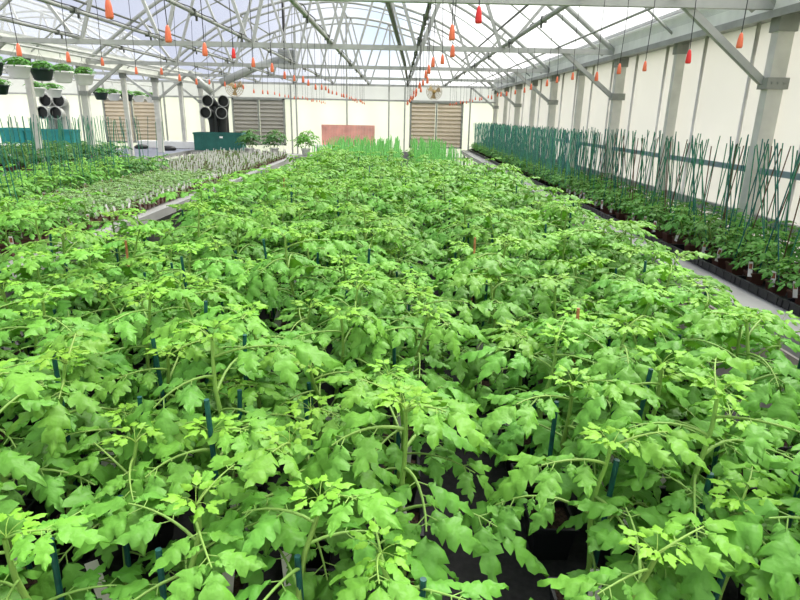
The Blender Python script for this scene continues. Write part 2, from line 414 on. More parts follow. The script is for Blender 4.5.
def basket_fan(x, y, z, r, label):
    t = thing('circulation_fan', label, 'fan', (x, y, z))
    mb = MB()
    for rr in (r, r*.8, r*.6, r*.4):
        an = np.linspace(0, 2*PI, 25)
        mb.tube(np.stack([rr*np.cos(an), np.full(25, -.10-(r-rr)*.15), rr*np.sin(an)], 1), .009, 4)
    for kk in range(16):
        a = kk*PI/8
        mb.tube([(r*math.cos(a), .05, r*math.sin(a)), (r*math.cos(a), -.10, r*math.sin(a)), (.05*math.cos(a), -.13, .05*math.sin(a))], .005, 4)
    build('cage', mb, 'cage', t)
    build('motor', MB().lathe([(.0, -.13), (.055, -.13), (.06, .05), (.0, .06)], 12, axis='y'), 'fan', t, smooth=True)
    for kk in range(3):
        a = kk*2*PI/3+.4; c, s = math.cos(a), math.sin(a)
        v = [(c*.05-s*.03, -.03, s*.05+c*.03), (c*.05+s*.03, .01, s*.05-c*.03), (c*r*.85+s*.08, .03, s*r*.85-c*.08), (c*r*.85-s*.08, -.05, s*r*.85+c*.08)]
        vv = np.array(v); vv2 = vv+np.array([0, .006, 0])
        build('blade', MB().add(np.concatenate([vv, vv2]), [(0, 1, 2, 3), (4, 7, 6, 5), (0, 4, 5, 1), (1, 5, 6, 2), (2, 6, 7, 3), (3, 7, 4, 0)]), 'fan', t)
    build('hanger_rod', MB().tube([(0, 0, r*.1), (0, 0, 2.72-z)], .01, 6), 'galv', t)
basket_fan(1.02, 18.0, 2.47, .22, 'round wire-caged fan hanging above the tan louver by the right bench')
basket_fan(-4.62, 17.6, 2.47, .25, 'round wire-caged fan hanging above the grey louver beside the black elbows')

t = thing('unit_heater', 'grey box-shaped unit heater hung in the roof with a sloping duct', 'heater', (-2.85, 16.2, 2.9))
build('housing', MB().box((0, 0, .22), (.44, .42, .44)), 'heater', t)
mb = MB()
for i in range(7): mb.box((0, -.22, .06+i*.055), (.38, .02, .02))
build('front_grille', mb, 'galv', t)
build('air_duct', MB().tube([(-.2, -.05, .2), (-.8, -.05, .03), (-1.75, -.05, -.38)], .10, 14), 'duct', t, smooth=True)
build('flue_pipe', MB().tube([(-.1, .1, .4), (-.1, .1, 1.62)], .04, 10), 'cable', t, smooth=True)
mb = MB()
for sx in (-.2, .2): mb.tube([(sx, 0, .44), (sx, 0, 1.5)], .01, 6)
build('hanger_rods', mb, 'galv', t)
t = thing('flue_duct', 'short grey flue duct slanting down above the black duct elbows', 'duct', (-5.1, 16.6, 2.5))
build('pipe', MB().tube([(-.45, 0, .28), (-.25, 0, .10), (.1, 0, -.2)], .09, 12), 'duct', t, smooth=True)
build('collar', MB().lathe([(.11, -.02), (.115, 0), (.11, .02)], 14, (-.25, 0, .10)), 'galv', t)

def duct_stack(x, y, zb, sp, r, m, label, dz):
    t = thing('duct_stand', label, 'duct elbows', (x, y, zb))
    for q, (dx, z) in enumerate(((-sp, dz), (sp*1.0, dz), (-sp*1.05, dz-.32), (sp*.95, dz-.32))):
        zc = z-zb
        px = dx*.55
        an = np.linspace(0, PI/2, 7); R = .20
        yy = .12+ (0.22 if q < 2 else 0)
        pts = [(px, yy+.1, 0.0), (px, yy+.1, zc-.35)]
        for a in an: pts.append((px+(dx-px)*(a/(PI/2)), yy+.1-R*(1-math.cos(a)), zc-R+R*math.sin(a)))
        pts.append((dx, yy-.22, zc))
        el = build('elbow', MB().tube(pts, [r*.8]*2+[r*.9]*7+[r], 16, cap=False), m, t, smooth=True)
        build('rim', MB().lathe([(r*.93, .0), (r*1.06, .0), (r*1.06, .03), (r*.93, .03)], 18, (dx, yy-.25, zc), axis='y'), 'galvl', el)
        build('mouth_shade', MB().lathe([(.001, .10), (r*.90, .10), (r*.90, .0)], 16, (dx, yy-.23, zc), axis='y'), 'ductb', el)  # black disc paints the shade inside the elbow mouth
    build('base_frame', MB().box((0, .25, .02), (sp*3, .4, .04)).bar((0, .02, 0), (0, .02, dz-zb-.15), .07, .07), m, t)
duct_stack(-5.18, 17.4, .78, .225, .155, 'ductb', 'stand of four black duct elbows above the dark green box', 2.10)
duct_stack(-9.45, 16.8, .78, .18, .165, 'duct', 'stand of four pale grey duct elbows behind the teal trough at the far left', 2.02)

def crate(name, x0, x1, y, z0, z1, dep, m, label, cat, panels=0):
    t = thing(name, label, cat, ((x0+x1)/2, y, z0)); W = x1-x0; H = z1-z0
    mb = MB()
    mb.box((0, -dep/2, H/2), (W, .03, H)); mb.box((0, dep/2, H/2), (W, .03, H))
    mb.box((-W/2, 0, H/2), (.03, dep, H)); mb.box((W/2, 0, H/2), (.03, dep, H)); mb.box((0, 0, .02), (W, dep, .03))
    build('body', mb, m, t)
    mb = MB(); mb.box((0, -dep/2-.01, H-.03), (W+.05, .05, .05)); mb.box((0, dep/2+.01, H-.03), (W+.05, .05, .05)); mb.box((-W/2, 0, H-.03), (.05, dep, .05)); mb.box((W/2, 0, H-.03), (.05, dep, .05))
    for i in range(panels): mb.box((-W/2+(i+.5)*W/panels, -dep/2-.018, H/2), (.04, .01, H*.9))
    build('rim', mb, m, t)
    return t
t = crate('storage_box', -5.62, -4.32, 17.0, .78, 1.26, .45, 'boxg', 'dark green storage box on the far bench under the black duct elbows', 'box', 3)
build('sticker', MB().box((.1, -.245, .36), (.09, .006, .05)), 'white', t)
crate('planter_trough', -10.55, -9.95, 16.4, .90, 1.30, .4, 'teal', 'teal trough at the far left edge, left of the broad pale post', 'trough', 2)
crate('planter_trough', -9.90, -8.95, 16.4, .90, 1.28, .4, 'teal', 'teal trough in front of the pale grey duct elbows', 'trough', 0)
crate('planter_trough', -8.93, -8.70, 16.45, .90, 1.28, .4, 'teal', 'short teal trough standing just right of the longer teal one', 'trough', 0)

# inner panel stands in for something red outside, seen through the wall
t = thing('red_stand_in', 'salmon panel standing in for something red outside the end wall, behind the green stakes', 'sheet', (-1.62, YE-.12, .84))
mb = MB()
for i in range(34): mb.box((-.83+i*.0505, 0, .32), (.046, .02+.01*(i % 2), .64))
build('panel', mb, 'salmon', t)
build('ledge', MB().box((-.1, -.06, -.02), (2.0, .16, .05)), 'white', t)
for sx in (-1.0, .8): build('leg', MB().box((sx, -.06, -.4425), (.05, .05, .795)), 'galvl', t)

# ---------------------------------------------------------------- benches
def bench(name, x0, x1, y0, y1, label, top='bench', lip=.06):
    t = thing(name, label, 'bench', ((x0+x1)/2, (y0+y1)/2, 0)); W, L = x1-x0, y1-y0
    build('bench_top', MB().box((0, 0, BZ-.02), (W, L, .03)), top, t)
    mb = MB()
    for sx in (-1, 1): mb.box((sx*(W/2-.01), 0, BZ-.04), (.03, L, .09))
    for sy in (-1, 1): mb.box((0, sy*(L/2-.01), BZ-.04), (W, .03, .09))
    build('edge_rail', mb, 'bench', t)
    n = max(2, int(L/2.5))
    lg = MB().box((0, 0, (BZ-.06)/2), (.05, .05, BZ-.06)).mesh('leg', ['galv'])
    for i in range(n+1):
        for sx in (-1, 1):
            new('leg', lg, t, (sx*(W/2-.12), -L/2+.15+i*(L-.3)/n, 0))
    return t
bench('growing_bench', -1.75, 1.34, .3, 18.3, 'long centre growing bench hidden under the tomato plants', 'benchd')
bench('growing_bench', 2.05, 3.02, .5, 19.75, 'long pale bench along the white side wall with a bare front strip', 'bench')
bench('growing_bench', -5.0, -2.62, 2.2, 16.5, 'long bench on the left with seedlings and white tags', 'bench')
bench('growing_bench', -7.9, -5.85, 8.0, 19.4, 'blue-grey bench further left, bare at its far end', 'benchd')
bench('growing_bench', -5.75, -4.15, 16.75, 18.2, 'small far bench carrying the dark green storage box', 'bench')
bench('growing_bench', -11.6, -8.3, 12.4, 18.0, 'pale bench at the far left carrying the teal troughs', 'bench')
o = build('gap_shade_sheet', MB().box((-.205, 9.3, BZ), (3.04, 17.9, .006)), 'gapshade'); tag(o, 'black sheet added over the centre bench as the shade in the dark gap', 'shade sheet')  # dark sheet added where the bench is only in shade
# raise platforms under troughs
for x0, x1, lb in ((-10.85, -8.6, 'white board under the teal troughs at the far left'),):
    o = build('shelf_board', MB().box(((x0+x1)/2, 16.4, .84), (x1-x0, .6, .12)), 'white'); tag(o, lb, 'board')
# white long tray and lump on bench 2
t = thing('foam_tray', 'long white foam tray lying on the bare end of the blue-grey bench', 'tray', (-6.75, 18.2, BZ))
mb = MB().box((0, 0, .02), (1.9, .5, .03)).box((0, -.25, .10), (1.9, .03, .19)).box((0, .25, .10), (1.9, .03, .19)).box((-.95, 0, .10), (.03, .5, .19)).box((.95, 0, .10), (.03, .5, .19))
build('tray_body', mb, 'white', t)
o = build('black_bundle', MB().lathe([(.001, 0), (.16, .0), (.20, .05), (.16, .12), (.08, .15), (.001, .16)], 12), 'cable', loc=(-6.45, 17.0, BZ), smooth=True); o.scale = (1.2, .8, .8)
tag(o, 'black rounded bundle in front of the long white foam tray', 'bundle')
o = build('black_bundle', MB().lathe([(.001, 0), (.16, .0), (.20, .05), (.14, .10), (.001, .12)], 12), 'cable', loc=(-7.45, 17.6, BZ), smooth=True)
tag(o, 'black low bundle in front of the pale tan louver', 'bundle')

# black trays along right bench
def tray_mesh(W=.27, L=.50, H=.055):
    mb = MB(); t_ = .006
    for sx in (-1, 1): mb.box((sx*W/2, 0, H/2), (t_, L, H))
    for sy in (-1, 1): mb.box((0, sy*L/2, H/2), (W, t_, H))
    mb.box((0, 0, .004), (W, L, .006))
    for sx in (-1, 1): mb.box((sx*(W/2+.006), 0, H), (.02, L+.02, .006))
    for sy in (-1, 1): mb.box((0, sy*(L/2+.004), H), (W+.02, .014, .006))
    for i in range(5):
        for sx in (-1, 1): mb.box((sx*(W/2+.003), -L/2+(i+.5)*L/5, H/2), (.006, .02, H*.9))
    return mb.mesh('nursery_tray', ['tray'])
TRAY = tray_mesh()
for i in range(34):
    for j, x in enumerate((2.44, 2.75)):
        y = 2.55+i*.512
        if j == 1 and i > 12: continue
        o = new('nursery_tray', TRAY, None, (x, y, BZ))
        tag(o, ['black nursery tray in the front row on the bench along the white side wall', 'black nursery tray in the back row on the bench by the white side wall'][j], 'tray', ['front row trays of the right bench', 'back row trays of the right bench'][j])
# ---------------------------------------------------------------- leaves
def leaflet(L, W, nseg=8, cols=2, rng=RNG, droop=.35, fold=.25, lobes=3, ripple=.006):
    """lobed ovate leaflet along +x, returned as (verts, quads)"""
    ts = np.linspace(0, 1, nseg+1)
    v = []
    ph = rng.random()*6
    asym = rng.uniform(-.12, .12)
    off = [rng.integers(0, 3), rng.integers(0, 3)]
    for i, t in enumerate(ts):
        w = W/2*(math.sin(PI*min(1, t**0.60))**.95 if 0 < t < 1 else (0.10 if t == 0 else 0.03))
        for s in np.linspace(-1, 1, 2*cols+1):
            a = abs(s)
            if nseg >= 10:
                ph3 = (i+off[0 if s < 0 else 1]) % 3; saw = (.52, .90, 1.04)[ph3]; fw = (-.01, .01, .085)[ph3]
            elif nseg >= 6:
                ph3 = (i+off[0]) % 2; saw = (.68, 1.0)[ph3]; fw = (0, .07)[ph3]
            else: saw, fw = 1.0, .02
            if t > .82: saw = .9; fw = 0
            ww = w*(saw if a > .99 else (1+saw)/2 if a > .4 else 1)
            xs = t*L+fw*L*a*(1-t*.6)
            y = s*ww*(1+asym*np.sign(s))
            z = -droop*L*t*t+fold*a*ww*(1-t*.4)+ripple*math.sin(ph+t*9+s*4)-.55*ww*a*a
            if nseg >= 10 and 0 < a < 1: z += L*.028*(-1, .2, 1)[ph3]
            v.append((xs, y, z))
    c = 2*cols+1
    f = [(i*c+j, i*c+j+1, (i+1)*c+j+1, (i+1)*c+j) for i in range(nseg) for j in range(2*cols)]
    return np.array(v), np.array(f)

def frame(dirv, up):
    x = np.array(dirv, float); x /= np.linalg.norm(x)
    y = np.cross(up, x); n = np.linalg.norm(y)
    y = y/n if n > 1e-6 else np.array([0, 1., 0])
    z = np.cross(x, y)
    return np.array([x, y, z]).T

def add_leaf(mb, origin, az, elev, Lr, size, tone, rng, lod=2, pairs=2, droop=1.0, twist=0.0, mi_leaf=0, mi_stem=1):
    """compound tomato leaf: arching rachis with paired leaflets"""
    n = 6 if lod > 0 else 3
    ts = np.linspace(0, 1, n+1)
    e = elev-droop*1.1*ts
    dx = np.cos(e); dz = np.sin(e)
    r = np.concatenate([[0], np.cumsum((dx[:-1]+dx[1:])/2/n)])*Lr
    z = np.concatenate([[0], np.cumsum((dz[:-1]+dz[1:])/2/n)])*Lr
    ca, sa = math.cos(az), math.sin(az)
    bend = rng.uniform(-.25, .25)*Lr
    pts = np.stack([origin[0]+r*ca-bend*ts**2*sa, origin[1]+r*sa+bend*ts**2*ca, origin[2]+z], 1)
    if lod > 0: mb.tube(pts, np.linspace(.0030, .0014, n+1)*size/.085, 5 if lod > 1 else 3, mi_stem, tone, cap=False)
    def at(t): return np.array([np.interp(t, ts, pts[:, k]) for k in range(3)])
    def dr(t):
        d = at(min(1, t+.1))-at(max(0, t-.1)); return d/np.linalg.norm(d)
    def put(t, side, sz, ang):
        d = dr(t); up = np.array([0, 0, 1.]); s = np.cross(up, d); s /= np.linalg.norm(s)+1e-9
        u = np.cross(d, s)
        dirv = d*math.cos(ang)+s*side*math.sin(ang)+u*rng.uniform(-.15, .12)+np.array([0, 0, -.12])
        o = at(t)
        pl = sz*(.22 if side else .06)
        R = frame(dirv, u+rng.normal(0, .12, 3))
        W = sz*rng.uniform(.54, .66)
        nseg, cols = ((12, 2), (7, 1), (3, 1))[2-lod]
        v, f = leaflet(sz, W, nseg, cols, rng, rng.uniform(.12, .45), rng.uniform(.05, .35), ripple=.05*sz)
        v = v+np.array([pl, 0, 0])
        v = v @ R.T+o
        mb.add(v, f, mi_leaf, tone+rng.uniform(-.08, .08))
        if lod > 1 and side: mb.tube([o, o+R[:, 0]*pl*1.15], .0012, 4, mi_stem, tone, cap=False)
    put(1, 0, size*1.15, 0)
    pos = np.linspace(.82, .30 if pairs > 2 else .38, pairs)
    for i, p in enumerate(pos):
        for sd in (-1, 1):
            put(p+rng.uniform(-.03, .03), sd, size*(1.0-.16*i)*rng.uniform(.85, 1.1), rng.uniform(.85, 1.15))
    if lod > 1:
        for p in (.92, .60):
            for sd in (-1, 1):
                if rng.random() < .8: put(p, sd, size*.32, 1.2)

def tomato(seed, H=.36, lod=2, nleaf=7, lsz=.101, base=.10, young=1.0):
    """returns (stem MB, foliage MB) growing from z=base"""
    rng = np.random.default_rng(seed)
    st = MB(); fo = MB()
    k = 9; ts = np.linspace(0, 1, k)
    lean = rng.normal(0, .03, 2); wob = rng.uniform(0, 6)
    sp = np.stack([lean[0]*ts**1.5+.006*np.sin(wob+ts*9), lean[1]*ts**1.5+.006*np.cos(wob+ts*8), base-.01+H*ts], 1)
    st.tube(sp, np.linspace(.0074, .0038, k)*(H/.36)**.5, 6 if lod > 1 else 4, 0, .2, cap=False)
    az = rng.uniform(0, 6.28)
    for i in range(nleaf):
        t = (.34 if H > .25 else .20)+(.66 if H > .25 else .80)*(i/(nleaf-1))**.95
        az += 2.4+rng.uniform(-.3, .3)
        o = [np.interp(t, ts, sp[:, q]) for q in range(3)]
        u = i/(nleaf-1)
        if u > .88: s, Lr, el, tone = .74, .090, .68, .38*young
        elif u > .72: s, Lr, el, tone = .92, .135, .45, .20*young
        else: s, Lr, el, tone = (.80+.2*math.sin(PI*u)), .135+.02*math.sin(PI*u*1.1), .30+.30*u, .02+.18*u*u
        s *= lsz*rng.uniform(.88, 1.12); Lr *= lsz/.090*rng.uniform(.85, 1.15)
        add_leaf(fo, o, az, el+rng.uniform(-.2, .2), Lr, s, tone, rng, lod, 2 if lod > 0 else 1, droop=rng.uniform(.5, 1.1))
    tip = sp[-1]
    for i in range(5 if lod > 1 else 3):
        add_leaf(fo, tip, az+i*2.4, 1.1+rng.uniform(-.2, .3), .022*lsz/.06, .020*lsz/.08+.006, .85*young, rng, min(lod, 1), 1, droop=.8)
    return st, fo

def square_pot(w=.10, h=.10):
    mb = MB(); b = w*.38; t = w*.5; i_ = w*.46
    def ring(r, z): return [(-r, -r, z), (r, -r, z), (r, r, z), (-r, r, z)]
    v = ring(b, 0)+ring(t*.96, h-.012)+ring(t*1.04, h-.012)+ring(t*1.04, h)+ring(i_, h)+ring(i_*.93, h*.7)
    f = [(0, 3, 2, 1)]
    for k in range(5):
        for j in range(4): f.append((k*4+j, k*4+(j+1) % 4, (k+1)*4+(j+1) % 4, (k+1)*4+j))
    return mb.add(v, f)
def soil_mb(w=.10, h=.10):
    mb = MB(); n = 5; r = w*.455; v = []
    for i in range(n):
        for j in range(n): v.append((-r+2*r*i/(n-1), -r+2*r*j/(n-1), h*.86+RNG.uniform(-.003, .003)))
    return mb.add(v, [(i*n+j, (i+1)*n+j, (i+1)*n+j+1, i*n+j+1) for i in range(n-1) for j in range(n-1)])
def tag_mb(h=.11, w=.022, pr=True):
    mb = MB(); mb.box((0, 0, h/2), (w, .0012, h)); 
    if pr: mb.box((0, -.0009, h*.70), (w*.74, .0008, h*.34), 1)
    return mb

# ---- variants for the tall tomato plants
POT = square_pot(.11, .10).mesh('pot', ['pot']); SOIL = soil_mb(.11, .10).mesh('soil', ['soil'])
TAG = MB().box((0, 0, .065), (.024, .0012, .13)).mesh('plant_tag', ['tag'])
TAGB = MB().box((0, 0, .055), (.036, .0012, .11)).mesh('plant_tag', ['tag'])
HI = []
for s in range(12):
    st, fo = tomato(100+s, H=.36+.06*(s % 4)/3, lod=2, nleaf=7+s % 2)
    HI.append((st.mesh('stem', ['stem'], True), fo.mesh('foliage', ['leaf', 'stem'], True)))
MID = []
for s in range(8):
    st, fo = tomato(200+s, H=.35+.06*(s % 4)/3, lod=1, nleaf=8, lsz=.098)
    MID.append((st, fo, st.mesh('stem', ['stem'], True), fo.mesh('foliage', ['leaf', 'stem'], True)))
STK = [MB().tube([(0, 0, 0), (0, 0, hh)], .0055, 8).mesh('stake', ['stake']) for hh in (.30, .38, .46)]
STB = MB().tube([(0, 0, 0), (0, 0, .47)], .005, 8).mesh('stake', ['bamboo'])

cols_l = [-1.60+.205*i for i in range(9)]
cols_r = [0.37+.205*i for i in range(5)]           # .36 .. .975
cells = []
row = 0; y = .80
while y < 10.3:
    for side, cs in (('left', cols_l), ('right', cols_r)):
        for ci, x in enumerate(cs):
            if side == 'right' and y > 8.6-.25*ci: continue
            if side == 'left' and ci >= 5 and y > 9.3-.25*(ci-5): continue
            if side == 'left' and ci == 0 and y > 3.3: continue
            if side == 'left' and ci == 1 and y > 7.5: continue
            order = (len(cs)-1-ci) if side == 'left' else ci
            cells.append((y, x, side, order, row))
    y += .205; row += 1
cells.sort(key=lambda c: c[0])
placed = 0; rest = []
for (y, x, side, order, row) in cells:
    jx, jy = random.uniform(-.035, .035), random.uniform(-.035, .035)
    px, py = x+jx, y+jy
    if row < 5 and order == 0: px = x+(-.02 if side == 'left' else .025)
    rz = random.uniform(0, 2*PI)
    sc = random.uniform(.80, 1.16)
    if row > 4 and random.random() < .07: continue
    if placed >= 300:
        rest.append((px, py, rz, sc)); continue
    placed += 1
    if row < 4:
        lab = 'staked tomato plant, %s row from bottom edge, %s one %s of dark gap' % (ORD[row], ORD[order], side)
        grp = 'tomato plants nearest the camera'
    else:
        band = 'front' if row < 10 else 'middle' if row < 19 else 'farther'
        lab = 'bushy tomato plant in the %s part of the centre bed, %s of the dark gap' % (band, side)
        grp = '%s tomato plants %s of the gap' % (band, side)
    t = thing('tomato_plant', lab, 'tomato plant', (px, py, BZ+.005), 0, grp)
    if row < 17: st, fo = HI[random.randrange(12)]
    else: _, _, st, fo = MID[random.randrange(8)]
    p = new('pot', POT, t); new('soil', SOIL, p)
    a = new('stem', st, t, rz=rz); a.scale = (1, 1, sc)
    b = new('foliage', fo, t, rz=rz); b.scale = (1+.5*(sc-1), 1+.5*(sc-1), sc)
    if random.random() < .8:
        s_ = new('stake', STK[random.choice((0, 0, 0, 0, 1, 1, 1, 2))] if random.random() > .02 else STB, t, (random.uniform(-.03, .03), random.uniform(-.03, .03), .05))
        s_.rotation_euler = (random.uniform(-.07, .07), random.uniform(-.07, .07), 0)
    if random.random() < .9:
        g_ = new('plant_tag', random.choice((TAG, TAGB)), t, (random.uniform(-.035, .035), -.038, .07)); g_.rotation_euler = (random.uniform(-.35, .1), random.uniform(-.3, .3), random.uniform(-.5, .5))
# specific stakes that stand clear in the photograph
def T(x, y, z, rz=0, s=1.0, sz=None):
    c, n = math.cos(rz)*s, math.sin(rz)*s; m = np.eye(4); m[:3, :3] = [[c, -n, 0], [n, c, 0], [0, 0, sz or s]]; m[:3, 3] = (x, y, z); return m
big = MB(); MA = [(st.arrays(), fo.arrays()) for st, fo, _, _ in MID]
for (px, py, rz, sc) in rest:
    i = random.randrange(8); m4 = T(px, py, BZ, rz, 1+.5*(sc-1), sc)
    v, f, mm, tt = MA[i][0]; big.addm((v, f, mm+1, tt), m4)
    big.addm(MA[i][1], m4, 0, random.uniform(-.12, .12))
    if random.random() < .3: big.tube([(px+.02, py, BZ), (px+.03, py, BZ+random.uniform(.42, .52))], .005, 4, 2)
    big.box((px, py, BZ+.05), (.09, .09, .10), 3)
o = build('tomato_foliage', big, ['leaf', 'stem', 'stake', 'pot'], smooth=True)
tag(o, 'dense far mass of tomato plants at the back of the centre bed', 'tomato plants', kind='stuff')

STAKE_LONG = MB().tube([(0, 0, 0), (0, 0, .62)], .0048, 8).mesh('plant_stake', ['stake'])

# ---- far centre: short plants with bright green stakes
LOW = []
for s in range(6):
    st, fo = tomato(300+s, H=.14, lod=0, nleaf=6, lsz=.07, base=.08)
    mb = MB(); mb.addm(fo, T(0, 0, 0)); v, f, m_, t_ = st.arrays(); mb.addm((v, f, m_+1, t_), T(0, 0, 0))
    mb.addm(square_pot(.09, .08).arrays(), T(0, 0, 0), 3)
    rg = random.Random(s)
    for q in range(3):
        a, b = rg.uniform(-.05, .05), rg.uniform(-.05, .05)
        mb.tube([(a, b, .04), (a+rg.uniform(-.03, .03), b, rg.uniform(.40, .56))], .0065, 4, 2)
    LOW.append(mb.mesh('staked_young_plant', ['leaf', 'stem', 'stakeb', 'pot'], True))
n = 0
for yi in range(30):
    y = 9.9+yi*.27
    for xi in range(13):
        x = -1.5+xi*.212
        if .05 < x < .28 or n >= 300: continue
        if xi > 9 and yi < 8 and random.random() < .4: continue
        o = new('staked_young_plant', random.choice(LOW), None, (x+random.uniform(-.03, .03), y+random.uniform(-.03, .03), BZ), random.uniform(0, 6.28)); n += 1
        far = 'left' if x < .1 else 'right'
        tag(o, 'short plant with bright green stakes, far end of the centre bed, %s of gap' % far, 'young plant', 'green staked plants at the far end, %s of the gap' % far)

# ---- right bench
RB_HI = []
for s in range(8):
    st, fo = tomato(400+s, H=.15, lod=1, nleaf=11, lsz=.053, base=.085, young=.7)
    v, f, m_, t_ = st.arrays(); fo.addm((v, f, m_+1, t_), T(0, 0, 0))
    RB_HI.append((fo, fo.mesh('foliage', ['leaf2', 'stem'], True)))
POTR = square_pot(.10, .085).mesh('pot', ['potb']); SOILR = soil_mb(.10, .085).mesh('soil', ['soil'])
TAGR = tag_mb(.10, .026).mesh('plant_tag', ['tag', 'tagp'])
STR = [MB().tube([(0, 0, 0), (0, 0, hh)], .0042, 6).mesh('stake', [mm]) for hh, mm in ((.87, 'stakeg'), (.92, 'stakeh'), (.84, 'stakeg'), (.85, 'staker'), (.90, 'stakeg'))]
FAR_R = []
for s in range(8):
    mb = MB(); mb.addm(RB_HI[s][0], T(0, 0, 0, 0, 1.25, 1.1)); mb.addm(square_pot(.10, .085).arrays(), T(0, 0, 0), 2)
    rg = random.Random(s+50)
    for q in range(3):
        a = rg.uniform(-.04, .04); lx, ly = rg.uniform(-.09, .09), rg.uniform(-.09, .09)
        mb.tube([(a, a, .04), (a+lx, a+ly, rg.uniform(.82, .90))], .0055, 4, 3 if q != 1 else 4)
    FAR_R.append(mb.mesh('young_tomato_plant', ['leaf2', 'stem', 'potb', 'stakeg', 'stakeh'], True))
for yi in range(75):
    y = 2.45+yi*.2275
    for xi in range(4):
        x = 2.43+xi*.165+random.uniform(-.02, .02); yy = y+random.uniform(-.03, .03)
        where = ['front edge', 'second row', 'third row', 'wall side'][xi]
        dist = 'near' if y < 7 else 'far'
        lab = 'young tomato plant with thin stakes, %s of the right bench, %s part' % (where, dist)
        grp = 'right bench young plants, %s, %s part' % (where, dist)
        if y < 8.5:
            t = thing('young_tomato_plant', lab, 'young tomato plant', (x, yy, BZ+.008), 0, grp)
            p = new('pot', POTR, t); new('soil', SOILR, p)
            b = new('foliage', RB_HI[random.randrange(8)][1], t, rz=random.uniform(0, 6.28)); sc = random.uniform(1.0, 1.35); b.scale = (sc, sc, sc*random.uniform(.85, 1.1))
            for q in range(2 if xi > 0 else 1):
                if xi == 0 and random.random() < .35: continue
                s_ = new('stake', random.choice(STR), t, (random.uniform(-.04, .04), random.uniform(-.04, .04), .03))
                s_.rotation_euler = (random.uniform(-.27, .27), random.uniform(-.16, .10), 0)
            if random.random() < (.8 if xi == 0 else .25):
                g_ = new('plant_tag', TAGR, t, (-.056 if xi == 0 else .02, -.04, .06)); g_.rotation_euler = (random.uniform(-.25, .1), random.uniform(-.2, .2), random.uniform(-1.2, -.3))
        else:
            o = new('young_tomato_plant', random.choice(FAR_R), None, (x, yy, BZ+.008), random.uniform(0, 6.28))
            tag(o, lab, 'young tomato plant', grp)

# ---- left bench: staked medium plants (near and outer side), seedlings, tagged pots
LB = []
for s in range(6):
    st, fo = tomato(500+s, H=.19, lod=1, nleaf=8, lsz=.072, base=.085)
    v, f, m_, t_ = st.arrays(); fo.addm((v, f, m_+1, t_), T(0, 0, 0))
    LB.append((fo, fo.mesh('foliage', ['leaf', 'stem'], True), fo.mesh('foliage', ['leafd', 'stem'], True)))
def left_plant(x, y, lab, grp, dark=False, stakes=1, lean=.10, sc=1.0):
    t = thing('staked_tomato_plant', lab, 'staked tomato plant', (x, y, BZ+.003), 0, grp)
    p = new('pot', POTR, t); new('soil', SOILR, p)
    b = new('foliage', LB[random.randrange(6)][2 if dark else 1], t, rz=random.uniform(0, 6.28)); b.scale = (sc, sc, sc*random.uniform(.9, 1.1))
    for q in range(stakes):
        s_ = new('stake', random.choice(STR[:3]+STR[4:]), t, (random.uniform(-.04, .04), random.uniform(-.04, .04), .04))
        s_.rotation_euler = (random.uniform(-lean, lean), random.uniform(-lean, lean), 0)
    if random.random() < .5:
        g_ = new('plant_tag', TAGR, t, (.045, -.03, .05)); g_.rotation_euler = (random.uniform(-.25, .1), random.uniform(-.2, .2), random.uniform(0, 1))
y = 3.1
while y < 5.35:
    x = -2.86
    while x > -4.9:
        left_plant(x+random.uniform(-.03, .03), y+random.uniform(-.03, .03), 'medium tomato plant at the near end of the left bench', 'near end plants of the left bench', stakes=1 if (random.random() < .65 and x < -3.1) else 0, sc=random.uniform(.95, 1.2))
        x -= .20
    y += .20
y = 5.4
while y < 10.4:
    x = -4.02
    while x > -4.95:
        left_plant(x+random.uniform(-.03, .03), y+random.uniform(-.03, .03), 'medium tomato plant on the outer half of the left bench, behind the seedlings', 'outer half plants of the left bench', dark=random.random() < .3, stakes=1 if random.random() < .8 else 0, sc=random.uniform(.95, 1.2))
        x -= .21
    y += .22
y = 10.2
while y < 13.2:
    x = -6.0
    while x > -7.7:
        left_plant(x+random.uniform(-.03, .03), y+random.uniform(-.03, .03), 'dark green bushy tomato plant on the blue-grey bench further left', 'dark plants of the blue-grey bench', dark=True, stakes=1 if random.random() < .35 else 0, sc=1.35)
        x -= .27
    y += .29
# seedlings
SD = []
for s in range(6):
    st, fo = tomato(600+s, H=.085, lod=1 if s < 3 else 0, nleaf=7, lsz=.046, base=.07, young=.8)
    v, f, m_, t_ = st.arrays(); fo.addm((v, f, m_+1, t_), T(0, 0, 0)); SD.append((fo, fo.mesh('foliage', ['leaf3', 'stem'], True)))
POTS = square_pot(.088, .085).mesh('pot', ['potb'])
TAGS = tag_mb(.10, .02, False).mesh('plant_tag', ['tag'])
yy = 5.42; n = 0
while yy < 9.6:
    x = -2.80
    while x > -3.92:
        if n < 300:
            t = thing('tomato_seedling', 'small pale green seedling in a brown pot on the left bench, inner half', 'seedling', (x+random.uniform(-.01, .01), yy+random.uniform(-.01, .01), BZ+.008), 0, 'seedlings on the inner half of the left bench')
            new('pot', POTS, t); b = new('foliage', random.choice(SD)[1], t, rz=random.uniform(0, 6.28)); sc = random.uniform(.8, 1.05)*(.8 if x > -2.9 else 1); b.scale = (sc, sc, sc*1.1)
            if x > -2.95 or random.random() < .35:
                g_ = new('plant_tag', TAGS, t, (.03, -.02, .04)); g_.rotation_euler = (random.uniform(-.3, .1), random.uniform(-.3, .3), random.uniform(-.2, .9))
            n += 1
        x -= .128
    yy += .128
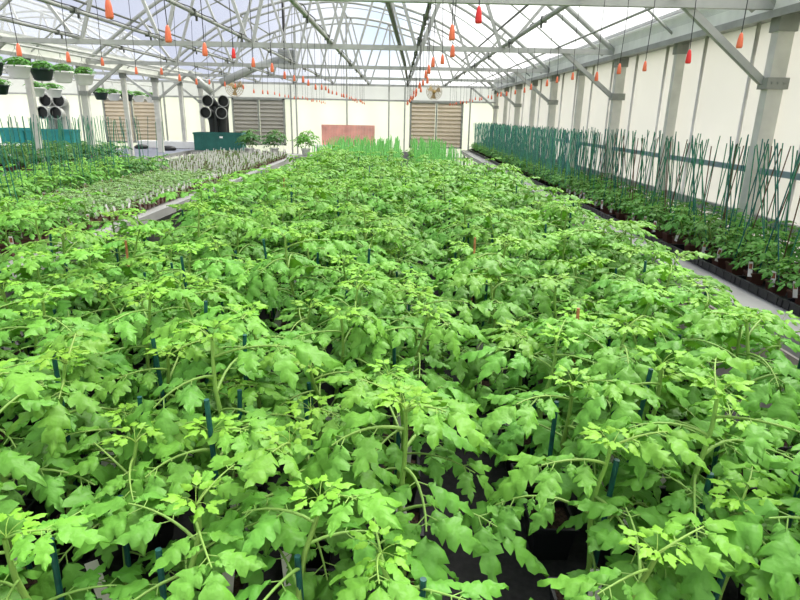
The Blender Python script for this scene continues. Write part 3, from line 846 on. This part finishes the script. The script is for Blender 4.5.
# tagged pots
TP = []
for s in range(6):
    rg = random.Random(900+s); mb = MB()
    mb.addm(square_pot(.085, .075).arrays(), T(0, 0, 0), 0)
    mb.addm(soil_mb(.085, .075).arrays(), T(0, 0, 0), 1)
    a = rg.uniform(-.3, .3)
    c, s_ = math.cos(a), math.sin(a)
    if s % 3: mb.box((.02, 0, .110), (.015, .002, .085), 2, [[c, 0, s_], [0, 1, 0], [-s_, 0, c]])
    if s == 1: mb.box((-.02, .02, .11), (.017, .002, .09), 2, [[s_*0+1, 0, -s_], [0, 1, 0], [s_, 0, 1]])
    mb.addm(SD[3+s % 3][0], T(0, 0, 0, a, .62), 3)
    TP.append((mb, mb.mesh('tagged_pot', ['potb', 'soil', 'tag', 'leaf3', 'stem'])))
yy = 9.68; n = 0; rest = []
while yy < 16.4:
    x = -2.80 if yy < 15.2 else -3.0
    while x > -4.9:
        if yy > 10.45 or x > -3.95:
            px, py = x+random.uniform(-.015, .015), yy+random.uniform(-.015, .015)
            if yy > 15.2 and (random.random() < .5): pass
            elif n < 300:
                o = new('tagged_pot', random.choice(TP)[1], None, (px, py, BZ), random.uniform(-.4, .4)); n += 1
                tag(o, 'brown seedling pot with upright white tag on the back half of the left bench', 'seedling pot', 'white tagged pots on the left bench')
            else: rest.append((px, py))
        x -= .15
    yy += .15
big = MB(); TA = [a.arrays() for a, _ in TP]
for px, py in rest: big.addm(random.choice(TA), T(px, py, BZ, random.uniform(-.4, .4)))
if rest:
    o = build('seedling_pot_mass', big, ['potb', 'soil', 'tag', 'leaf3', 'stem']); tag(o, 'farthest brown pots with white tags crowding the end of the left bench', 'seedling pots', kind='stuff')
# three bushy plants in white pots at the far end of the left bench
WP = MB().lathe([(.001, 0), (.09, 0), (.12, .16), (.13, .16), (.13, .18), (.11, .18), (.105, .15), (.001, .15)], 16).mesh('pot', ['white'], True)
st, fo = tomato(700, H=.36, lod=1, nleaf=12, lsz=.11, base=.16)
v, f, m_, t_ = st.arrays(); fo.addm((v, f, m_+1, t_), T(0, 0, 0)); BP = fo.mesh('foliage', ['leafd', 'stem'], True); BP2 = fo.mesh('foliage', ['leaf', 'stem'], True)
for x, y, lb, me in ((-3.85, 15.7, 'leftmost of the three bushy potted plants in front of the grey louver', BP), (-3.25, 15.9, 'middle of the three bushy potted plants, at the right side of the grey louver', BP), (-2.42, 15.9, 'rightmost of the three bushy potted plants, standing apart left of the red panel', BP2)):
    t = thing('potted_plant', lb, 'potted plant', (x, y, BZ)); new('pot', WP, t)
    b = new('foliage', me, t, rz=x*7); b.scale = (1.15, 1.15, 1.15)
    b = new('foliage', me, t, (.08, .03, 0), rz=x*3+1); b.scale = (1.1, 1.1, 1.2)
    b = new('foliage', me, t, (-.10, .03, 0), rz=x*5+2); b.scale = (1.1, 1.1, .95)
bench_o = bench('growing_bench', -2.60, -2.20, 15.4, 16.5, 'short pale bench end under the rightmost bushy potted plant', 'bench')

# ---- hanging baskets
st, fo = tomato(801, H=.10, lod=1, nleaf=14, lsz=.055, base=.21); BF = fo.mesh('foliage', ['leaf2', 'stem'], True)
st, fo = tomato(802, H=.10, lod=1, nleaf=14, lsz=.055, base=.21); BF2 = fo.mesh('foliage', ['leaf2', 'stem'], True)
def basket_bowl(m): return MB().lathe([(.001, 0), (.10, 0), (.13, .02), (.175, .165), (.19, .165), (.19, .19), (.165, .19), (.155, .155), (.001, .15)], 20).mesh('bowl', [m], True)
BW, BD = basket_bowl('white'), basket_bowl('dkgreen')
WIRE = MB()
for a in (0, 2.1, 4.2): WIRE.tube([(.18*math.cos(a), .18*math.sin(a), .18), (0, 0, .44)], .0015, 4)
WIRE.tube([(0, 0, .44), (0, 0, .52)], .004, 4)
WIRE = WIRE.mesh('hanger', ['cable'])
def hbask(x, y, z, dark, lab, fol, s=1.0, top=2.72):
    t = thing('hanging_basket', lab, 'hanging basket', (x, y, z)); t.scale = (s, s, s)
    new('bowl', BD if dark else BW, t); new('hanger_wire', WIRE, t)
    for q in range(3):
        b = new('foliage', fol, t, (.07*math.cos(q*2.1), .07*math.sin(q*2.1), 0), rz=q*1.3+x); b.scale = (1.35, 1.35, 1.0)
    return t
up = [(9.12, 1, 'dark green hanging basket at the left edge, upper row', BF), (9.78, 0, 'large white hanging basket, upper row, left of the dark green one', BF), (10.42, 1, 'dark green hanging basket between white ones in the upper row', BF), (11.05, 0, 'white hanging basket in the upper row, just right of the dark green one', BF), (11.78, 0, 'last white hanging basket of the upper row, in front of a post', BF2)]
for y, d, lb, fo_ in up: hbask(-5.92, y, 2.24, d, lb, fo_, 1.0)
dn = [(11.9, 1, 'small dark green hanging basket, lower row at the left edge', BF2), (13.1, 0, 'white hanging basket, lower row, above the pale duct elbows', BF2), (13.75, 0, 'second white hanging basket of the lower row, above the duct elbows', BF2), (15.9, 1, 'dark basket of the lower row, right of the first forked post', BF), (16.6, 0, 'white basket of the lower row, left of the small green basket', BF2), (17.4, 1, 'green basket of the lower row, above the tan louver top left', BF), (18.2, 0, 'white basket of the lower row, above the middle of the tan louver', BF2), (19.1, 0, 'last white basket of the lower row, above the tan louver', BF2)]
for y, d, lb, fo_ in dn: hbask(-7.62, y, 2.04, d, lb, fo_, .95)
o = build('basket_rail', MB().tube([(-5.92, 4.5, 2.74), (-5.92, 19.7, 2.74)], .018, 8), 'galvl', smooth=True); tag(o, 'overhead rail from which the upper row of baskets hangs', 'rail')
o = build('basket_rail', MB().tube([(-7.62, 7, 2.52), (-7.62, 19.7, 2.52)], .018, 8), 'galvl', smooth=True); tag(o, 'overhead rail from which the lower row of baskets hangs', 'rail')
for i in range(6):
    x = -9.0-i*1.1
    o = build('bay_pipe', MB().tube([(x, 6, 2.66), (x, 19.7, 2.66)], .022, 8), 'galvl', smooth=True); tag(o, 'pale lengthwise pipe in the neighbouring bay behind the baskets', 'pipe', 'pale pipes of the neighbouring bay')

# ---- orange hanging drip weights
CORD = MB().tube([(0, 0, 0), (.012, 0, .3), (0, 0, .57)], .0022, 5).mesh('cord', ['cable'])
def weight(m):
    return MB().lathe([(.001, -.062), (.011, -.062), (.0135, -.055), (.011, -.025), (.007, -.006), (.003, 0), (.001, 0)], 10).mesh('dripper_body', [m], True)
WO, WR = weight('orange'), weight('red')
rows = [(-2.17, 'left of the centre bed'), (-1.0, 'over the left half of the bed'), (.25, 'over the dark gap'), (1.49, 'beside the right bench')]
for x, wh in rows:
    y = 2.22 if x > -2 else 2.6
    i = 0
    while y < 18.6:
        red = (x == .25 and i == 0) or (x == 1.49 and i == 2) or (x == -1.0 and i in (3,))
        lab = 'orange bell-shaped dripper on a cord in the row %s' % wh
        grp = 'orange drippers %s' % wh
        if red: lab = 'red bell-shaped dripper among orange ones, hanging %s' % wh; grp = None
        t = thing('hanging_dripper', lab, 'dripper', (x+random.uniform(-.03, .03), y, 2.16+random.uniform(-.02, .02)), random.uniform(0, 6), grp)
        new('cord', CORD, t); b = new('dripper_body', WR if red else WO, t); s = 1.0+random.uniform(-.1, .1); b.scale = (s, s, s)
        y += .515+random.uniform(-.04, .04); i += 1

# ---------------------------------------------------------------- light
wd = bpy.data.worlds.new('sky'); SC.world = wd; wd.use_nodes = True
nt = wd.node_tree; nt.nodes.clear()
wo = nt.nodes.new('ShaderNodeOutputWorld'); bg = nt.nodes.new('ShaderNodeBackground')
tc = nt.nodes.new('ShaderNodeTexCoord'); sp = nt.nodes.new('ShaderNodeSeparateXYZ')
nt.links.new(tc.outputs['Generated'], sp.inputs[0])
mr = nt.nodes.new('ShaderNodeMapRange'); mr.interpolation_type = 'SMOOTHSTEP'
mr.inputs['From Min'].default_value = -0.25; mr.inputs['From Max'].default_value = 0.13
nt.links.new(sp.outputs['X'], mr.inputs['Value'])
mx = nt.nodes.new('ShaderNodeMix'); mx.data_type = 'RGBA'
mx.inputs[6].default_value = (0.43, 0.46, 0.58, 1); mx.inputs[7].default_value = (1.25, 1.25, 1.22, 1)
nt.links.new(mr.outputs[0], mx.inputs[0])
# brighter overhead so that the beds get top light through the film
mz = nt.nodes.new('ShaderNodeMapRange'); mz.inputs['From Min'].default_value = .45; mz.inputs['From Max'].default_value = 1.0
mz.inputs['To Min'].default_value = 1.0; mz.inputs['To Max'].default_value = 2.3
nt.links.new(sp.outputs['Z'], mz.inputs['Value'])
# low blue opening in the cloud straight ahead
vd = nt.nodes.new('ShaderNodeVectorMath'); vd.operation = 'DISTANCE'; vd.inputs[1].default_value = (-.02, .985, .13)
nt.links.new(tc.outputs['Generated'], vd.inputs[0])
bl = nt.nodes.new('ShaderNodeMapRange'); bl.interpolation_type = 'SMOOTHSTEP'; bl.inputs['From Min'].default_value = .0; bl.inputs['From Max'].default_value = .11; bl.inputs['To Min'].default_value = .75; bl.inputs['To Max'].default_value = 0
nt.links.new(vd.outputs['Value'], bl.inputs['Value'])
mx2 = nt.nodes.new('ShaderNodeMix'); mx2.data_type = 'RGBA'; mx2.inputs[7].default_value = (.30, .47, .74, 1)
nt.links.new(bl.outputs[0], mx2.inputs[0]); nt.links.new(mx.outputs[2], mx2.inputs[6])
nt.links.new(mx2.outputs[2], bg.inputs['Color']); nt.links.new(mz.outputs[0], bg.inputs['Strength'])
nt.links.new(bg.outputs[0], wo.inputs[0])
sd = bpy.data.lights.new('sun', 'SUN'); sd.energy = 3.6; sd.angle = math.radians(25); sd.color = (1, .98, .93)
so = bpy.data.objects.new('sun', sd); COL.objects.link(so); so.rotation_euler = (math.radians(-28), math.radians(22), 0)

# ---------------------------------------------------------------- camera
f_, pi_, ya_, ro_ = 586.4, .3047, .0083, .0192
cam = bpy.data.cameras.new('camera'); co = bpy.data.objects.new('camera', cam); COL.objects.link(co)
cam.sensor_width = 36; cam.lens = f_/800*36; cam.clip_start = .02; cam.clip_end = 300
Rz = Matrix.Rotation(-ya_, 4, 'Z'); Rx = Matrix.Rotation(PI/2-pi_, 4, 'X'); Rr = Matrix.Rotation(ro_, 4, 'Z')
co.matrix_world = Matrix.Translation((0, 0, 1.8)) @ Rz @ Rx @ Rr
SC.camera = co
SC.view_settings.view_transform = 'Standard'; SC.view_settings.look = 'None'; SC.view_settings.gamma = 1; SC.view_settings.use_curve_mapping = False
SC.view_settings.exposure = 0.5
SC.cycles.use_denoising = True
SC.cycles.max_bounces = 8; SC.cycles.transparent_max_bounces = 24; SC.cycles.transmission_bounces = 6; SC.cycles.diffuse_bounces = 4
